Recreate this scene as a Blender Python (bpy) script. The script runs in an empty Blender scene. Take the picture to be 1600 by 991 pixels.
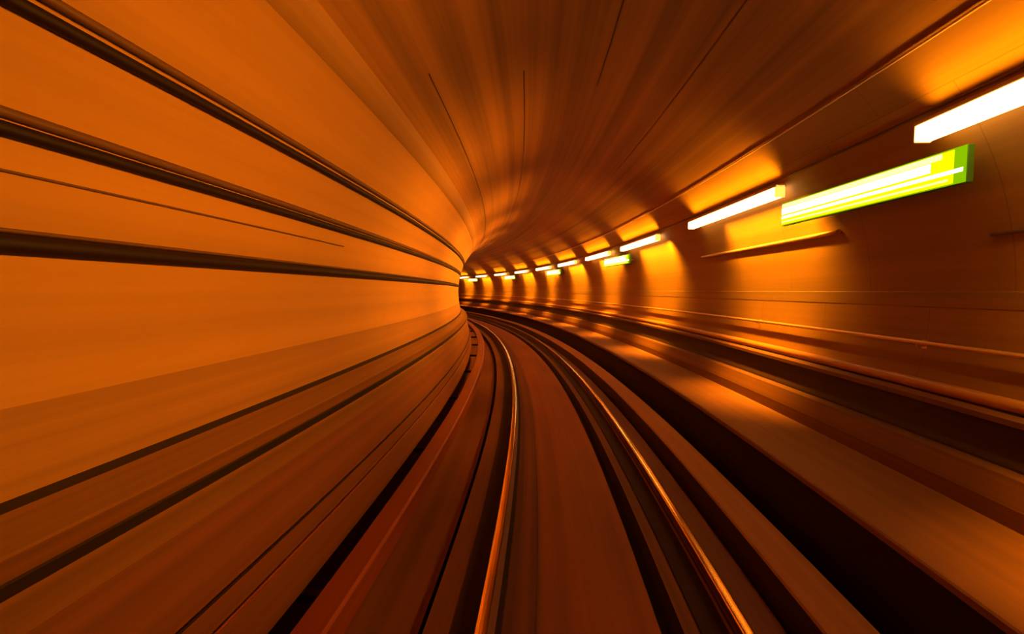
import bpy, bmesh, math, random
from mathutils import Matrix, Vector

sc = bpy.context.scene
COL = sc.collection

# ------------------------------------------------------------------ geometry of the place
# The tunnel is an arc of radius R (track datum) bending left.  A point of the
# tunnel is given by s (metres along the track), x (metres to the right of the
# eye) and z (metres above the rail heads).
R = 101.17
H = 1.8976
CX, CZ, TR = 0.62, 1.85, 2.60          # centre and radius of the round bore
S0, S1 = -14.0, 66.0

def P(s, x, z):
    a = s / R
    return Vector((-R + (R + x) * math.cos(a), (R + x) * math.sin(a), z))

def wall_x(z, side=1):
    return CX + side * math.sqrt(max(TR * TR - (z - CZ) ** 2, 0))

# ------------------------------------------------------------------ camera
th, pt, ro = -0.0932376, 0.0512202, 0.0128216
c, s_, cp, sp, cr, sr = math.cos(th), math.sin(th), math.cos(pt), math.sin(pt), math.cos(ro), math.sin(ro)
xr = Vector((c, -s_, 0)); up = Vector((s_ * sp, c * sp, cp)); fw = Vector((s_ * cp, c * cp, -sp))
ax = xr * cr + up * sr
ay = -xr * sr + up * cr
az = -fw
M = Matrix(((ax.x, ay.x, az.x, 0), (ax.y, ay.y, az.y, 0), (ax.z, ay.z, az.z, H), (0, 0, 0, 1)))
cd = bpy.data.cameras.new('camera')
cd.sensor_width = 36; cd.lens = 18.0; cd.clip_start = 0.02; cd.clip_end = 400
cam = bpy.data.objects.new('camera', cd); COL.objects.link(cam); cam.matrix_world = M
sc.camera = cam

# ------------------------------------------------------------------ world, exposure
w = bpy.data.worlds.new('world'); sc.world = w; w.use_nodes = True
w.node_tree.nodes['Background'].inputs[0].default_value = (0.02, 0.004, 0.0, 1)
w.node_tree.nodes['Background'].inputs[1].default_value = 0.3
sc.view_settings.view_transform = 'Standard'
sc.view_settings.look = 'None'
sc.view_settings.exposure = 0.0
sc.view_settings.gamma = 1.0
sc.view_settings.use_curve_mapping = False
sc.cycles.max_bounces = 8
sc.cycles.diffuse_bounces = 6
sc.cycles.sample_clamp_indirect = 6
sc.cycles.use_denoising = True
LAMP_COL = (1.0, 0.335, 0.010)
LAMP_DOWN_COL = (1.0, 0.42, 0.012)
LAMP_E = 6.0
LAMP_SIDE_W = 105.0      # light thrown across the tunnel by one tube light
LAMP_DOWN_W = 30.0      # light thrown straight down
LAMP_WALL_W = 95.0      # light thrown on the wall beneath
LAMP_UP_W = 24.0         # light escaping over the top
SIGN_E = 1.0

# ------------------------------------------------------------------ materials
def mat(name, col, rough=0.8, metal=0.0, streak=0.25, fine=0.1, sy=9.0, spec=0.4, bump=0.0, dark=None, joints=False):
    m = bpy.data.materials.new(name); m.use_nodes = True
    nt = m.node_tree; b = nt.nodes['Principled BSDF']
    b.inputs['Roughness'].default_value = rough
    b.inputs['Metallic'].default_value = metal
    b.inputs['Specular IOR Level'].default_value = spec
    uv = nt.nodes.new('ShaderNodeUVMap')
    mp = nt.nodes.new('ShaderNodeMapping'); mp.inputs['Scale'].default_value = (0.035, sy, 1)
    nt.links.new(uv.outputs[0], mp.inputs[0])
    n1 = nt.nodes.new('ShaderNodeTexNoise'); n1.inputs['Scale'].default_value = 1.0; n1.inputs['Detail'].default_value = 5
    n1.inputs['Roughness'].default_value = 0.6
    nt.links.new(mp.outputs[0], n1.inputs['Vector'])
    mp2 = nt.nodes.new('ShaderNodeMapping'); mp2.inputs['Scale'].default_value = (0.5, 1.2, 1)
    nt.links.new(uv.outputs[0], mp2.inputs[0])
    n2 = nt.nodes.new('ShaderNodeTexNoise'); n2.inputs['Scale'].default_value = 1.0; n2.inputs['Detail'].default_value = 3
    nt.links.new(mp2.outputs[0], n2.inputs['Vector'])
    r1 = nt.nodes.new('ShaderNodeMapRange'); r1.inputs[1].default_value = 0.35; r1.inputs[2].default_value = 0.65
    r1.inputs[3].default_value = 1 - streak; r1.inputs[4].default_value = 1 + streak * 0.4
    nt.links.new(n1.outputs[0], r1.inputs[0])
    r2 = nt.nodes.new('ShaderNodeMapRange'); r2.inputs[1].default_value = 0.3; r2.inputs[2].default_value = 0.7
    r2.inputs[3].default_value = 1 - fine; r2.inputs[4].default_value = 1.0
    nt.links.new(n2.outputs[0], r2.inputs[0])
    mul = nt.nodes.new('ShaderNodeMath'); mul.operation = 'MULTIPLY'
    nt.links.new(r1.outputs[0], mul.inputs[0]); nt.links.new(r2.outputs[0], mul.inputs[1])
    last = mul.outputs[0]
    if joints:      # segment ring joints, thin lines across the lining every 1.5 m
        br = nt.nodes.new('ShaderNodeTexBrick')
        br.inputs['Scale'].default_value = 1.0
        br.inputs['Brick Width'].default_value = 1.5; br.inputs['Row Height'].default_value = 1.63
        br.inputs['Mortar Size'].default_value = 0.006; br.inputs['Mortar Smooth'].default_value = 0.4
        br.inputs['Color1'].default_value = (1, 1, 1, 1); br.inputs['Color2'].default_value = (0.94, 0.94, 0.94, 1)
        br.inputs['Mortar'].default_value = (0.72, 0.72, 0.72, 1)
        nt.links.new(uv.outputs[0], br.inputs['Vector'])
        mj = nt.nodes.new('ShaderNodeMath'); mj.operation = 'MULTIPLY'
        nt.links.new(last, mj.inputs[0]); nt.links.new(br.outputs['Color'], mj.inputs[1]); last = mj.outputs[0]
    mx = nt.nodes.new('ShaderNodeMixRGB'); mx.blend_type = 'MULTIPLY'; mx.inputs[0].default_value = 1
    mx.inputs[1].default_value = (*col, 1); nt.links.new(last, mx.inputs[2])
    nt.links.new(mx.outputs[0], b.inputs['Base Color'])
    if bump:
        bp = nt.nodes.new('ShaderNodeBump'); bp.inputs['Strength'].default_value = bump; bp.inputs['Distance'].default_value = 0.01
        nt.links.new(n1.outputs[0], bp.inputs['Height']); nt.links.new(bp.outputs[0], b.inputs['Normal'])
    return m

def emis(name, col, e):
    m = bpy.data.materials.new(name); m.use_nodes = True
    nt = m.node_tree; nt.nodes.clear()
    o = nt.nodes.new('ShaderNodeOutputMaterial'); em = nt.nodes.new('ShaderNodeEmission')
    em.inputs[0].default_value = (*col, 1); em.inputs[1].default_value = e
    nt.links.new(em.outputs[0], o.inputs[0])
    return m

WALL = (0.42, 0.20, 0.014)
m_wall = mat('lining_concrete', WALL, 0.6, streak=0.16, fine=0.08, sy=5.0)
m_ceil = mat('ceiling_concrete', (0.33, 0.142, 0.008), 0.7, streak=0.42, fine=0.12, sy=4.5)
m_wallr = mat('right_lining_concrete', (0.35, 0.165, 0.012), 0.6, streak=0.2, fine=0.12, sy=5.0, joints=True)
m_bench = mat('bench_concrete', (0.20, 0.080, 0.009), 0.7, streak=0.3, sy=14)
m_bench2 = mat('seam_band_concrete', (0.33, 0.165, 0.023), 0.6, streak=0.25, sy=9)
m_band = mat('lower_wall_band', (0.34, 0.152, 0.011), 0.65, streak=0.3, fine=0.1, sy=8)
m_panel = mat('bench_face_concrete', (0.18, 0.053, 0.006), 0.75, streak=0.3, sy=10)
m_floor = mat('track_slab_concrete', (0.30, 0.098, 0.010), 0.75, streak=0.22, fine=0.2, sy=7)
m_beam = mat('rail_beam_concrete', (0.19, 0.062, 0.007), 0.75, streak=0.35, fine=0.2, sy=12)
m_walk = mat('walkway_concrete', (0.26, 0.11, 0.012), 0.65, streak=0.2, fine=0.15, sy=7)
m_kerb = mat('kerb_concrete', (0.40, 0.165, 0.02), 0.7, streak=0.2, sy=9)
m_dark = mat('dark_joint_and_shade', (0.03, 0.012, 0.004), 0.9, streak=0.2)
m_cable = mat('black_cable_sheath', (0.014, 0.005, 0.002), 0.55, streak=0.1, spec=0.22)
m_cable2 = mat('brown_cable_sheath', (0.11, 0.045, 0.012), 0.55, streak=0.1)
m_railtop = mat('polished_rail_steel', (1.0, 0.66, 0.10), 0.15, 1.0, streak=0.05, fine=0.02, sy=20)
m_rail = mat('rusty_rail_steel', (0.22, 0.09, 0.03), 0.55, 0.6, streak=0.3, sy=30)
m_cover = mat('third_rail_cover_plastic', (0.26, 0.055, 0.008), 0.45, streak=0.25, sy=18)
m_dkpan_kerb_shade = mat('dark_band_kerb_shade', (0.05, 0.018, 0.003), 0.7, streak=0.3, sy=12)
m_steel = mat('galvanised_steel', (0.8, 0.48, 0.16), 0.38, 0.5, streak=0.2, sy=30)
m_duct = mat('painted_duct', (0.6, 0.26, 0.03), 0.4, streak=0.2, sy=25)
m_house = mat('lamp_housing_grey', (0.6, 0.34, 0.06), 0.5, streak=0.05)
m_green = mat('green_sign_casing', (0.10, 0.30, 0.01), 0.5, streak=0.05)
m_lamp = emis('lamp_diffuser', (1.0, 0.58, 0.24), LAMP_E)
m_cap = emis('glowing_end_cap', (1.0, 0.42, 0.06), 2.2)
m_signg = emis('sign_green_edge', (0.30, 0.62, 0.0), 0.9 * SIGN_E)
m_signy = emis('sign_yellow_green_field', (0.85, 0.72, 0.0), 1.5 * SIGN_E)
m_signp = emis('sign_pale_band', (1.0, 0.74, 0.30), 1.7)
m_signw = emis('sign_white_band', (1.0, 0.85, 0.45), 6.0 * SIGN_E)

# ------------------------------------------------------------------ builders
def link(name, me, parent=None):
    o = bpy.data.objects.new(name, me); COL.objects.link(o)
    if parent: o.parent = parent
    return o

def tag(o, label, cat=None, group=None, kind=None):
    if label: o['label'] = label
    if cat: o['category'] = cat
    if group: o['group'] = group
    if kind: o['kind'] = kind
    return o

def sweep(name, prof, mats, s0=S0, s1=S1, closed=False, smooth=False, ds=0.5, idx=None, parent=None, caps=False, flip=False, v0=0.0):
    """carry a cross-section (list of (x, z)) along the curve of the track"""
    me = bpy.data.meshes.new(name); bm = bmesh.new(); uvl = bm.loops.layers.uv.new('UVMap')
    n = max(2, int(math.ceil((s1 - s0) / ds)) + 1)
    rings = []
    for i in range(n):
        s = s0 + (s1 - s0) * i / (n - 1)
        rings.append((s, [bm.verts.new(P(s, x, z)) for x, z in prof]))
    k = len(prof); L = [v0]
    for j in range(k):
        a, b = prof[j], prof[(j + 1) % k]
        L.append(L[-1] + math.hypot(b[0] - a[0], b[1] - a[1]))
    m = k if closed else k - 1
    for i in range(n - 1):
        (sa, A), (sb, B) = rings[i], rings[i + 1]
        for j in range(m):
            j2 = (j + 1) % k
            vs = [A[j], A[j2], B[j2], B[j]]; uvs = [(sa, L[j]), (sa, L[j + 1]), (sb, L[j + 1]), (sb, L[j])]
            if flip: vs.reverse(); uvs.reverse()
            f = bm.faces.new(vs)
            f.smooth = smooth
            if idx: f.material_index = idx[j]
            for lp, q in zip(f.loops, uvs): lp[uvl].uv = q
    if closed and caps:
        for ring in (rings[0][1], rings[-1][1]):
            bm.faces.new(ring)
    bmesh.ops.recalc_face_normals(bm, faces=bm.faces) if closed else None
    bm.to_mesh(me); bm.free()
    for mm in (mats if isinstance(mats, (list, tuple)) else [mats]): me.materials.append(mm)
    return link(name, me, parent)

def circle(cx, cz, r, n=16):
    return [(cx + r * math.cos(2 * math.pi * i / n), cz + r * math.sin(2 * math.pi * i / n)) for i in range(n)]

def arc(a0, a1, n, r=TR):
    """angles in degrees in the cross-section, 0 = right, 90 = crown"""
    return [(CX + r * math.cos(math.radians(a0 + (a1 - a0) * i / n)), CZ + r * math.sin(math.radians(a0 + (a1 - a0) * i / n))) for i in range(n + 1)]

def tube(name, x, z, r, m, s0=S0, s1=S1, n=16, parent=None, ds=0.5):
    return sweep(name, circle(x, z, r, n), m, s0, s1, closed=True, smooth=True, parent=parent, caps=True, ds=ds)

def seat_on_wall(ratio, r, gap=0.0):
    """centre of a round cable lying against the bore, on the sight line x = -ratio * (z - H)"""
    best = None
    for i in range(1, 4000):
        t = i * 0.001
        for sg in (1,):
            zz = H + sg * t
            x = -ratio * (zz - H)
            d = abs(math.hypot(x - CX, zz - CZ) - (TR - r - gap))
            if best is None or d < best[0]: best = (d, x, zz)
    return best[1], best[2]

def box_bm(bm, x0, x1, y0, y1, z0, z1, bev=0.0, mi=0):
    vs = [bm.verts.new((x, y, z)) for x in (x0, x1) for y in (y0, y1) for z in (z0, z1)]
    fs = [(0, 1, 3, 2), (4, 6, 7, 5), (0, 4, 5, 1), (2, 3, 7, 6), (0, 2, 6, 4), (1, 5, 7, 3)]
    faces = [bm.faces.new([vs[i] for i in f]) for f in fs]
    for f in faces: f.material_index = mi
    if bev:
        es = list({e for f in faces for e in f.edges})
        bmesh.ops.bevel(bm, geom=es, offset=bev, segments=2, affect='EDGES', profile=0.5)

def mesh_obj(name, bm, m, parent=None, smooth=False):
    bmesh.ops.recalc_face_normals(bm, faces=bm.faces)
    uvl = bm.loops.layers.uv.verify()
    for f in bm.faces:
        f.smooth = smooth
        for lp in f.loops: lp[uvl].uv = (lp.vert.co.y, lp.vert.co.x + lp.vert.co.z)
    me = bpy.data.meshes.new(name); bm.to_mesh(me); bm.free(); me.materials.append(m)
    return link(name, me, parent)

def empty(name, s, x, z, yaw=0.0):
    o = bpy.data.objects.new(name, None); COL.objects.link(o)
    o.empty_display_size = 0.2
    o.location = P(s, x, z); o.rotation_euler = (0, 0, s / R + yaw)
    return o

def copy_tree(root):
    r = root.copy(); COL.objects.link(r)
    for ch in root.children:
        q = ch.copy(); COL.objects.link(q); q.parent = r
        for g in ch.children:
            d = g.copy(); COL.objects.link(d); d.parent = q
    return r

# ------------------------------------------------------------------ the bore
def ang(x, z): return math.degrees(math.atan2(z - CZ, x - CX))
A_R0 = ang(wall_x(0.30), 0.30)                       # foot of the right wall, behind the walkway
A_RC = ang(2.515, 3.633)                             # seam between wall and ceiling on the right
A_LC = ang(-1.36, 3.53)
A_L0 = 360 + ang(wall_x(1.148, -1), 1.148)
def bore(name, a0, a1, m):
    n = max(8, int(abs(a1 - a0) / 3))
    pr = arc(a0, a1, n)
    return sweep(name, pr, m, smooth=True, flip=False, v0=math.radians(a0) * TR)
tag(bore('wall_right', A_R0, A_RC, m_wallr), 'curved right wall of the tunnel lit in patches by the tube lights', kind='structure')
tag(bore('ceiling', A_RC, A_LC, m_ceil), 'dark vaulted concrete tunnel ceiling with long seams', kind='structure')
tag(bore('wall_left', A_LC, A_L0, m_wall), 'orange lit left tunnel wall carrying black cables', kind='structure')

# ------------------------------------------------------------------ floor and fixed concrete
floor_prof = [(-1.90, -0.32), (-1.49, -0.32), (-0.81, -0.27), (-0.81, -0.36), (-0.745, -0.36), (-0.745, -0.16), (-0.075, -0.16), (-0.065, -0.20),
              (0.30, -0.185), (0.705, -0.20), (0.715, -0.30), (0.80, -0.30), (0.83, -0.16), (1.455, -0.16), (1.465, -0.45), (1.512, -0.45)]
fidx = [0, 0, 2, 2, 2, 1, 1, 0, 0, 2, 2, 2, 1, 2, 2]
tag(sweep('floor', floor_prof, [m_floor, m_beam, m_dark], idx=fidx, flip=True), 'brown concrete track slab between and around the rails', kind='structure')
tag(sweep('trim_1', [(1.512, -0.60), (1.512, 0.035), (1.524, 0.05), (1.815, 0.05), (1.828, 0.035), (1.828, -0.60)], [m_kerb, m_dkpan_kerb_shade], idx=[1, 0, 0, 0, 1], flip=True),  # kerb sides coloured dark in place of the shade on them
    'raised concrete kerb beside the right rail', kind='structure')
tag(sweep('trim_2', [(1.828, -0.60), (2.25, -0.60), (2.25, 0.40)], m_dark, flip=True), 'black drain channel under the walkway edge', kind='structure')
tag(sweep('walkway', [(2.25, 0.41), (2.02, 0.41), (2.0, 0.425), (2.0, 0.462), (2.01, 0.472), (2.835, 0.478)], m_walk, flip=True),
    'raised concrete emergency walkway along the right wall', kind='structure')
tag(sweep('baseboard_right', [(2.825, 0.46), (2.83, 0.60), (2.90, 0.76), (2.985, 0.775)], m_bench, flip=True),
    'low sloping concrete upstand at the foot of the right wall', kind='structure')
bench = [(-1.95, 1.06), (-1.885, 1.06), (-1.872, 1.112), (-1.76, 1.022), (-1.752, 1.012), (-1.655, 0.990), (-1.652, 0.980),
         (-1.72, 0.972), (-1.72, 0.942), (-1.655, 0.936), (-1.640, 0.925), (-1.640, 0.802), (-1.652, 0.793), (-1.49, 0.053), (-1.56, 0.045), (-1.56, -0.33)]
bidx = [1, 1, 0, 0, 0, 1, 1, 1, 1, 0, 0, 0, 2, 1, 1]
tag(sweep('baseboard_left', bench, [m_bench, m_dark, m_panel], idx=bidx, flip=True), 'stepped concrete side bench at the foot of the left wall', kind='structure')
gx = wall_x(1.13, -1)
tag(sweep('trim_3', [(gx - 0.10, 1.16), (gx - 0.03, 1.16), (gx - 0.03, 1.09)], m_dark, flip=True), 'dark gap between left wall and side bench', kind='structure')

# ------------------------------------------------------------------ running rails
def rail_prof(x0):
    h = [(-0.070, -0.150), (-0.070, -0.140), (-0.022, -0.122), (-0.009, -0.110), (-0.009, -0.052), (-0.018, -0.043),
         (-0.0345, -0.038), (-0.0355, -0.014), (-0.0335, -0.008), (-0.029, -0.0035), (-0.021, -0.0012), (-0.010, 0.0)]
    pr = h + [(-a, b) for a, b in reversed(h)]
    return [(x0 + a, b) for a, b in pr]
top = [0] * 24
for j in range(7, 16): top[j] = 1
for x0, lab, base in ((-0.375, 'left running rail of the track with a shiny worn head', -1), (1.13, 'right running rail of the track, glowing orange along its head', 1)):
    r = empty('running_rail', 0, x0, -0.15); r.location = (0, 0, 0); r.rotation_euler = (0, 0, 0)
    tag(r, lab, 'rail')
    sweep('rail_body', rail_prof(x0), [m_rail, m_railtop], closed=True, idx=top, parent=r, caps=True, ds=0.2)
    sweep('rail_shadow_strip', [(x0 - 0.20, -0.158), (x0 - 0.20, -0.146), (x0 - 0.03, -0.128), (x0 - 0.012, -0.112), (x0 + 0.012, -0.112), (x0 + 0.03, -0.130), (x0 + 0.10, -0.146), (x0 + 0.10, -0.158)], m_dark, closed=True, caps=True, parent=r)  # dark strips stand in for the shadow beside the rail

# third rail under its protective cover
t = empty('third_rail', 0, 0, 0); t.location = (0, 0, 0); t.rotation_euler = (0, 0, 0)
tag(t, 'covered power rail running low between left bench and left rail', 'power rail')
sweep('cover', [(-1.275, 0.11), (-1.285, 0.175), (-1.27, 0.192), (-1.225, 0.198), (-1.105, 0.216), (-1.085, 0.205), (-1.08, 0.07), (-1.10, 0.07), (-1.105, 0.185), (-1.26, 0.165), (-1.26, 0.11)],
      m_cover, closed=True, caps=True, parent=t)
sweep('conductor', [(-1.22, -0.02), (-1.22, 0.10), (-1.135, 0.10), (-1.135, -0.02)], m_rail, closed=True, caps=True, parent=t)
for i in range(14):
    s = -6 + i * 3.0
    bm = bmesh.new()
    a = P(s, -1.18, 0)
    box_bm(bm, -0.36, -0.03, -0.04, 0.04, -0.035, 0.015, 0.01)
    o = mesh_obj('insulator', bm, m_dark, t); o.location = a; o.rotation_euler = (0, 0, s / R)

# ------------------------------------------------------------------ cables and pipes on the left wall
def wcable(name, ratio, r, m, label, cat, group=None, s0=S0, s1=S1):
    x, z = seat_on_wall(ratio, r, -r * 0.9)
    return tag(tube(name, x, z, r, m, s0, s1), label, cat, group)
wcable('wall_cable', 1.793, 0.021, m_cable2, 'thinner upper cable of the top pair on the left wall', 'cable', 'cables clipped to the left wall')
wcable('wall_cable', 1.935, 0.028, m_cable, 'thick black lower cable of the top pair on the left wall', 'cable', 'cables clipped to the left wall')
wcable('wall_cable', 3.22, 0.021, m_cable2, 'brown upper cable of the middle pair on the left wall', 'cable', 'cables clipped to the left wall')
wcable('wall_cable', 3.56, 0.028, m_cable, 'thick black lower cable of the middle pair on the left wall', 'cable', 'cables clipped to the left wall')
wcable('wall_cable', 4.86, 0.006, m_cable2, 'hair-thin wire on the left wall between the middle cables and the large pipe', 'wire', s1=4.8)
wcable('wall_pipe', 13.6, 0.040, m_cable, 'large dark pipe at eye level, lowest line on the left wall', 'pipe')
wcable('wall_cable', 10.2, 0.009, m_cable2, 'thin brown cable lying just above the large left wall pipe', 'cable', 'cables clipped to the left wall')
tag(tube('bench_cable', -1.552, 0.44, 0.007, m_cable), 'upper thin black cable along the face of the left bench', 'cable', 'cables on the left bench')
tag(tube('bench_cable', -1.520, 0.31, 0.009, m_cover), 'lower thin reddish cable along the face of the left bench', 'cable', 'cables on the left bench')

# ceiling and right wall lines
tag(tube('ceiling_cable', 2.500, 3.618, 0.009, m_steel), 'thin bright conduit along the ceiling edge above the tube lights', 'conduit')
tag(tube('lamp_supply_cable', 2.775, 3.262, 0.011, m_cable2), 'thin dark supply cable linking the tube lights', 'cable')
for a, bx, bz in ((0, -1.09, 3.81), (1, -0.275, 4.29), (2, 0.62, 4.45), (3, 1.56, 4.27)):
    d = math.hypot(bx - CX, bz - CZ); k = (TR - 0.004) / d
    tag(tube('ceiling_wire', CX + (bx - CX) * k, CZ + (bz - CZ) * k, 0.005, m_cable2, [4.6, 5.7, S0, S0][a], [S1, S1, 6.5, 10.5][a], n=8),
        ['thin dark wire along the ceiling, first from the left wall', 'thin dark wire along the ceiling, second from the left wall',
         'thin dark wire along the very crown of the ceiling', 'thin dark wire on the right slope of the ceiling, above the tube lights'][a], 'wire', 'wires along the ceiling')
tag(tube('wall_conduit', wall_x(2.57) - 0.028, 2.57, 0.024, m_steel, 5.6, 9.6), 'short bright conduit on the wall under the second tube light', 'conduit')
tag(tube('wall_conduit', wall_x(2.345) - 0.014, 2.345, 0.012, m_cable2, -3, 3.9), 'short dark conduit on the right wall near the right picture edge', 'conduit')
tag(sweep('trim_4', [(wall_x(1.94) - 0.001, 1.94), (wall_x(1.93) - 0.006, 1.93), (wall_x(1.81) - 0.006, 1.81), (wall_x(1.80) - 0.001, 1.80)], m_bench2), 'dark seam band at mid height of the right wall', kind='structure')
tag(tube('upstand_cable', 2.895, 0.672, 0.010, m_steel), 'thin wire along the low upstand behind the walkway', 'wire')

tag(sweep('trim_6', [(wall_x(1.12), 1.12), (wall_x(1.115) - 0.012, 1.115), (wall_x(0.95) - 0.012, 0.95), (wall_x(0.80) - 0.012, 0.795), (2.985, 0.778)], m_dkpan_kerb_shade),
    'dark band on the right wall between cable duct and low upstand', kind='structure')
def on_bore(x, z, d=0.004):
    q = (TR - d) / math.hypot(x - CX, z - CZ)
    return (CX + (x - CX) * q, CZ + (z - CZ) * q)
tag(sweep('trim_5', [on_bore(-1.497, 3.365, 0.0), on_bore(-1.49, 3.372), on_bore(-1.43, 3.44), on_bore(-1.372, 3.512), on_bore(-1.365, 3.52, 0.0)], m_bench2, S0, 45.0, smooth=True),
    'slightly darker repair strip high on the left wall', kind='structure')

tag(sweep('trim_7', [on_bore(wall_x(z, -1), z, d) for z, d in ((1.455, 0.0), (1.450, 0.003), (1.35, 0.003), (1.25, 0.003), (1.150, 0.003))], m_band, smooth=True),
    'slightly darker band along the bottom of the left wall', kind='structure')

# handrail with wall brackets
hx, hz = 3.125, 1.506
h = empty('handrail', 0, 0, 0); h.location = (0, 0, 0); h.rotation_euler = (0, 0, 0)
tag(h, 'slim steel handrail on the right wall above the walkway', 'handrail')
tube('rail_tube', hx, hz, 0.019, m_steel, parent=h)
for i in range(18):
    s = 1.5 + i * 3.0
    bm = bmesh.new(); box_bm(bm, 0.0, wall_x(hz) - hx + 0.005, -0.012, 0.012, -0.035, -0.015, 0.003)
    box_bm(bm, wall_x(hz) - hx - 0.008, wall_x(hz) - hx + 0.006, -0.03, 0.03, -0.06, 0.02, 0.002)
    o = mesh_obj('bracket', bm, m_steel, h); o.location = P(s, hx, hz); o.rotation_euler = (0, 0, s / R)
# lower duct
d = empty('cable_duct', 0, 0, 0); d.location = (0, 0, 0); d.rotation_euler = (0, 0, 0)
tag(d, 'rounded cable duct on the right wall below the handrail', 'duct')
tube('duct_tube', 3.065, 1.178, 0.045, m_duct, n=20, parent=d)
sweep('tray', [(2.975, 1.06), (2.975, 1.10), (3.03, 1.125), (3.105, 1.125), (3.09, 1.06)], m_bench, closed=True, caps=True, parent=d)

# ------------------------------------------------------------------ tube lights
def lamp_proto():
    L = 3.10
    r = bpy.data.objects.new('tube_light', None); COL.objects.link(r)
    # local frame: y along the tunnel, x away from the train, origin at the diffuser's lower left edge
    bm = bmesh.new(); box_bm(bm, 0.0, 0.115, 0.0, L, 0.0, 0.118, 0.012)
    mesh_obj('diffuser', bm, m_lamp, r)
    bm = bmesh.new(); box_bm(bm, 0.006, 0.135, -0.02, L + 0.02, 0.119, 0.150, 0.006)
    mesh_obj('housing', bm, m_house, r)
    for y0, y1 in ((-0.02, -0.001), (L + 0.001, L + 0.02)):
        bm = bmesh.new(); box_bm(bm, 0.01, 0.13, y0, y1, 0.0, 0.150, 0.008)
        mesh_obj('end_cap', bm, m_cap, r)
    for y in (0.6, 2.5):
        bm = bmesh.new(); box_bm(bm, 0.08, 0.168, y - 0.02, y + 0.02, 0.150, 0.165, 0.002); box_bm(bm, 0.125, 0.14, y - 0.02, y + 0.02, 0.06, 0.16, 0.002)
        mesh_obj('bracket', bm, m_house, r)
    return r
LAMPS = [(1.0, 'nearest tube light, broad white bar cut by the right picture edge'),
         (6.20, 'second nearest tube light, long bar just left of the big green sign'),
         (11.25, 'third nearest tube light, above and right of the second green sign'),
         (15.75, 'tube light just left of and above the second green sign'),
         (20.6, 'tube light just right of and above the third green sign'),
         (25.4, 'tube light just left of and above the third green sign'),
         (30.7, 'small tube light right of and above the fourth green sign'),
         (36.4, 'small tube light left of and above the fourth green sign'),
         (42.0, 'tiny tube light right of and above the farthest green sign'),
         (47.6, 'farthest visible tube light, half hidden by the inner wall bend'),
         ]
proto = lamp_proto()
for name, W, wd, ln, spread, loc, aim, lc in (
        ('side_light', LAMP_SIDE_W, 0.10, 3.0, 78, (-0.004, 1.55, 0.06), (-1, 0, -0.17), LAMP_COL),
        ('wall_light', LAMP_WALL_W, 0.06, 2.4, 92, (0.070, 0.95, -0.004), (0.85, 0, -1), LAMP_DOWN_COL),
        ('down_light', LAMP_DOWN_W, 0.10, 1.8, 44, (0.058, 0.95, -0.004), (0.06, 0, -1), LAMP_COL),
        ('up_light', LAMP_UP_W, 0.03, 3.0, 96, (0.004, 1.55, 0.154), (-0.05, 0, 1), LAMP_DOWN_COL)):
    ld = bpy.data.lights.new(name, 'AREA'); ld.shape = 'RECTANGLE'; ld.size = wd; ld.size_y = ln
    ld.energy = W; ld.color = lc; ld.spread = math.radians(spread)
    lo = bpy.data.objects.new(name, ld); COL.objects.link(lo); lo.parent = proto
    zz = -Vector(aim).normalized(); yy = Vector((0, 1, 0)); xx = yy.cross(zz)
    lo.matrix_local = Matrix(((xx.x, yy.x, zz.x, loc[0]), (xx.y, yy.y, zz.y, loc[1]), (xx.z, yy.z, zz.z, loc[2]), (0, 0, 0, 1)))
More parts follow.
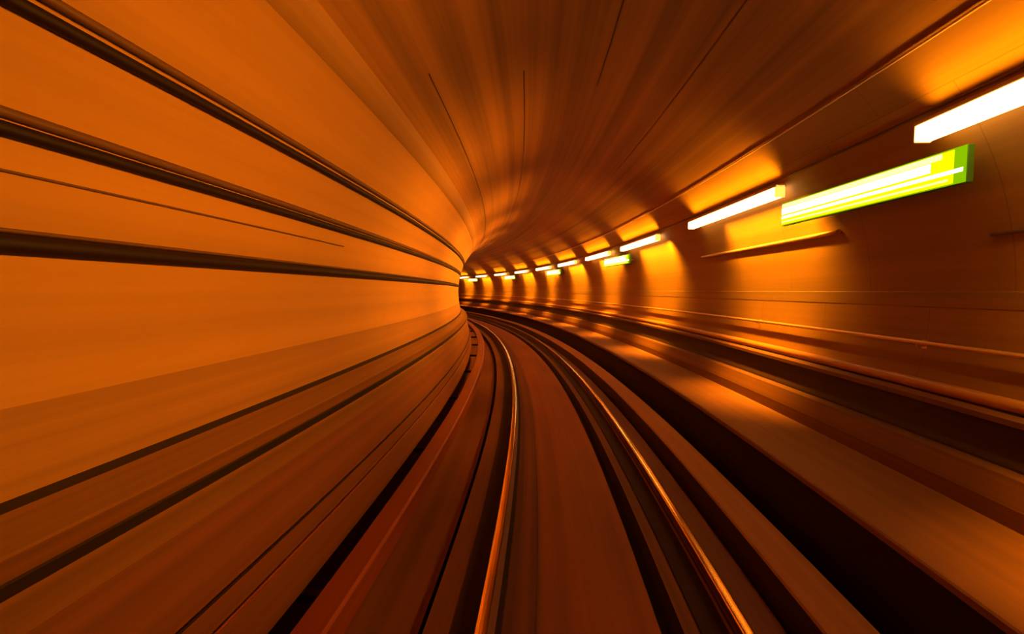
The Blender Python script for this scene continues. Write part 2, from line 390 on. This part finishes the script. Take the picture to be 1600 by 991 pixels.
for i, (s, lab) in enumerate(LAMPS):
    o = proto if i == 0 else copy_tree(proto)
    if i:
        k = 1.0 if s < 8 else 1.2
        ks = 1.35 if s < 8 else 2.2 if s < 14 else 2.6
        for ch in o.children:
            if ch.type == 'LIGHT': ch.data = ch.data.copy(); ch.data.energy *= ks if ch.name.startswith('side') else k
    o.location = P(s, 2.675, 3.036); o.rotation_euler = (0, 0, (s + 1.5) / R)
    tag(o, lab, 'lamp', 'tube lights along the right wall')

for ch in proto.children:                # the nearest tube burns a little weaker
    if ch.type == 'LIGHT': ch.data = ch.data.copy(); ch.data.energy *= 0.8

# ------------------------------------------------------------------ green emergency signs
def sign_proto():
    L, Hh = 2.42, 0.262
    r = bpy.data.objects.new('emergency_sign', None); COL.objects.link(r)
    bm = bmesh.new(); box_bm(bm, 0.0, 0.05, 0.0, L, 0.0, Hh, 0.006); mesh_obj('housing', bm, m_green, r)
    bm = bmesh.new(); box_bm(bm, -0.006, 0.001, 0.004, L - 0.004, 0.004, Hh - 0.004, 0.002); g = mesh_obj('green_panel', bm, m_signg, r)
    bm = bmesh.new(); box_bm(bm, -0.010, -0.005, 0.10, L - 0.006, 0.012, Hh - 0.014, 0.002); mesh_obj('lit_field', bm, m_signy, r)
    for nm, y0, z0, z1, m in (('white_band', 0.30, 0.128, 0.196, m_signw), ('pale_band', 0.20, 0.202, 0.244, m_signp),
                              ('white_band', 0.02, 0.080, 0.108, m_signw), ('pale_band', 0.14, 0.034, 0.050, m_signp)):
        bm = bmesh.new(); box_bm(bm, -0.014, -0.009, y0, L - 0.012, z0, z1, 0.002); mesh_obj(nm, bm, m, r)
    for y in (0.3, 2.0):
        bm = bmesh.new(); box_bm(bm, 0.05, 0.24, y - 0.015, y + 0.015, 0.10, 0.13, 0.002); mesh_obj('bracket', bm, m_house, r)
    return r
SIGNS = [(3.74, 'large green lit emergency sign with white bands, nearest of the signs'),
         (13.9, 'second green lit emergency sign, between the third and fourth tube lights'),
         (23.72, 'third green lit emergency sign, small, in the middle of the row'),
         (34.2, 'fourth green lit emergency sign, tiny, far down the tunnel'),
         (45.0, 'farthest green lit emergency sign, next to the inner wall bend')]
sp0 = sign_proto()
for i, (s, lab) in enumerate(SIGNS):
    o = sp0 if i == 0 else copy_tree(sp0)
    o.location = P(s, 2.84, 2.685); o.rotation_euler = (0, 0, s / R + 0.055)
    tag(o, lab, 'sign', 'green emergency signs on the right wall')
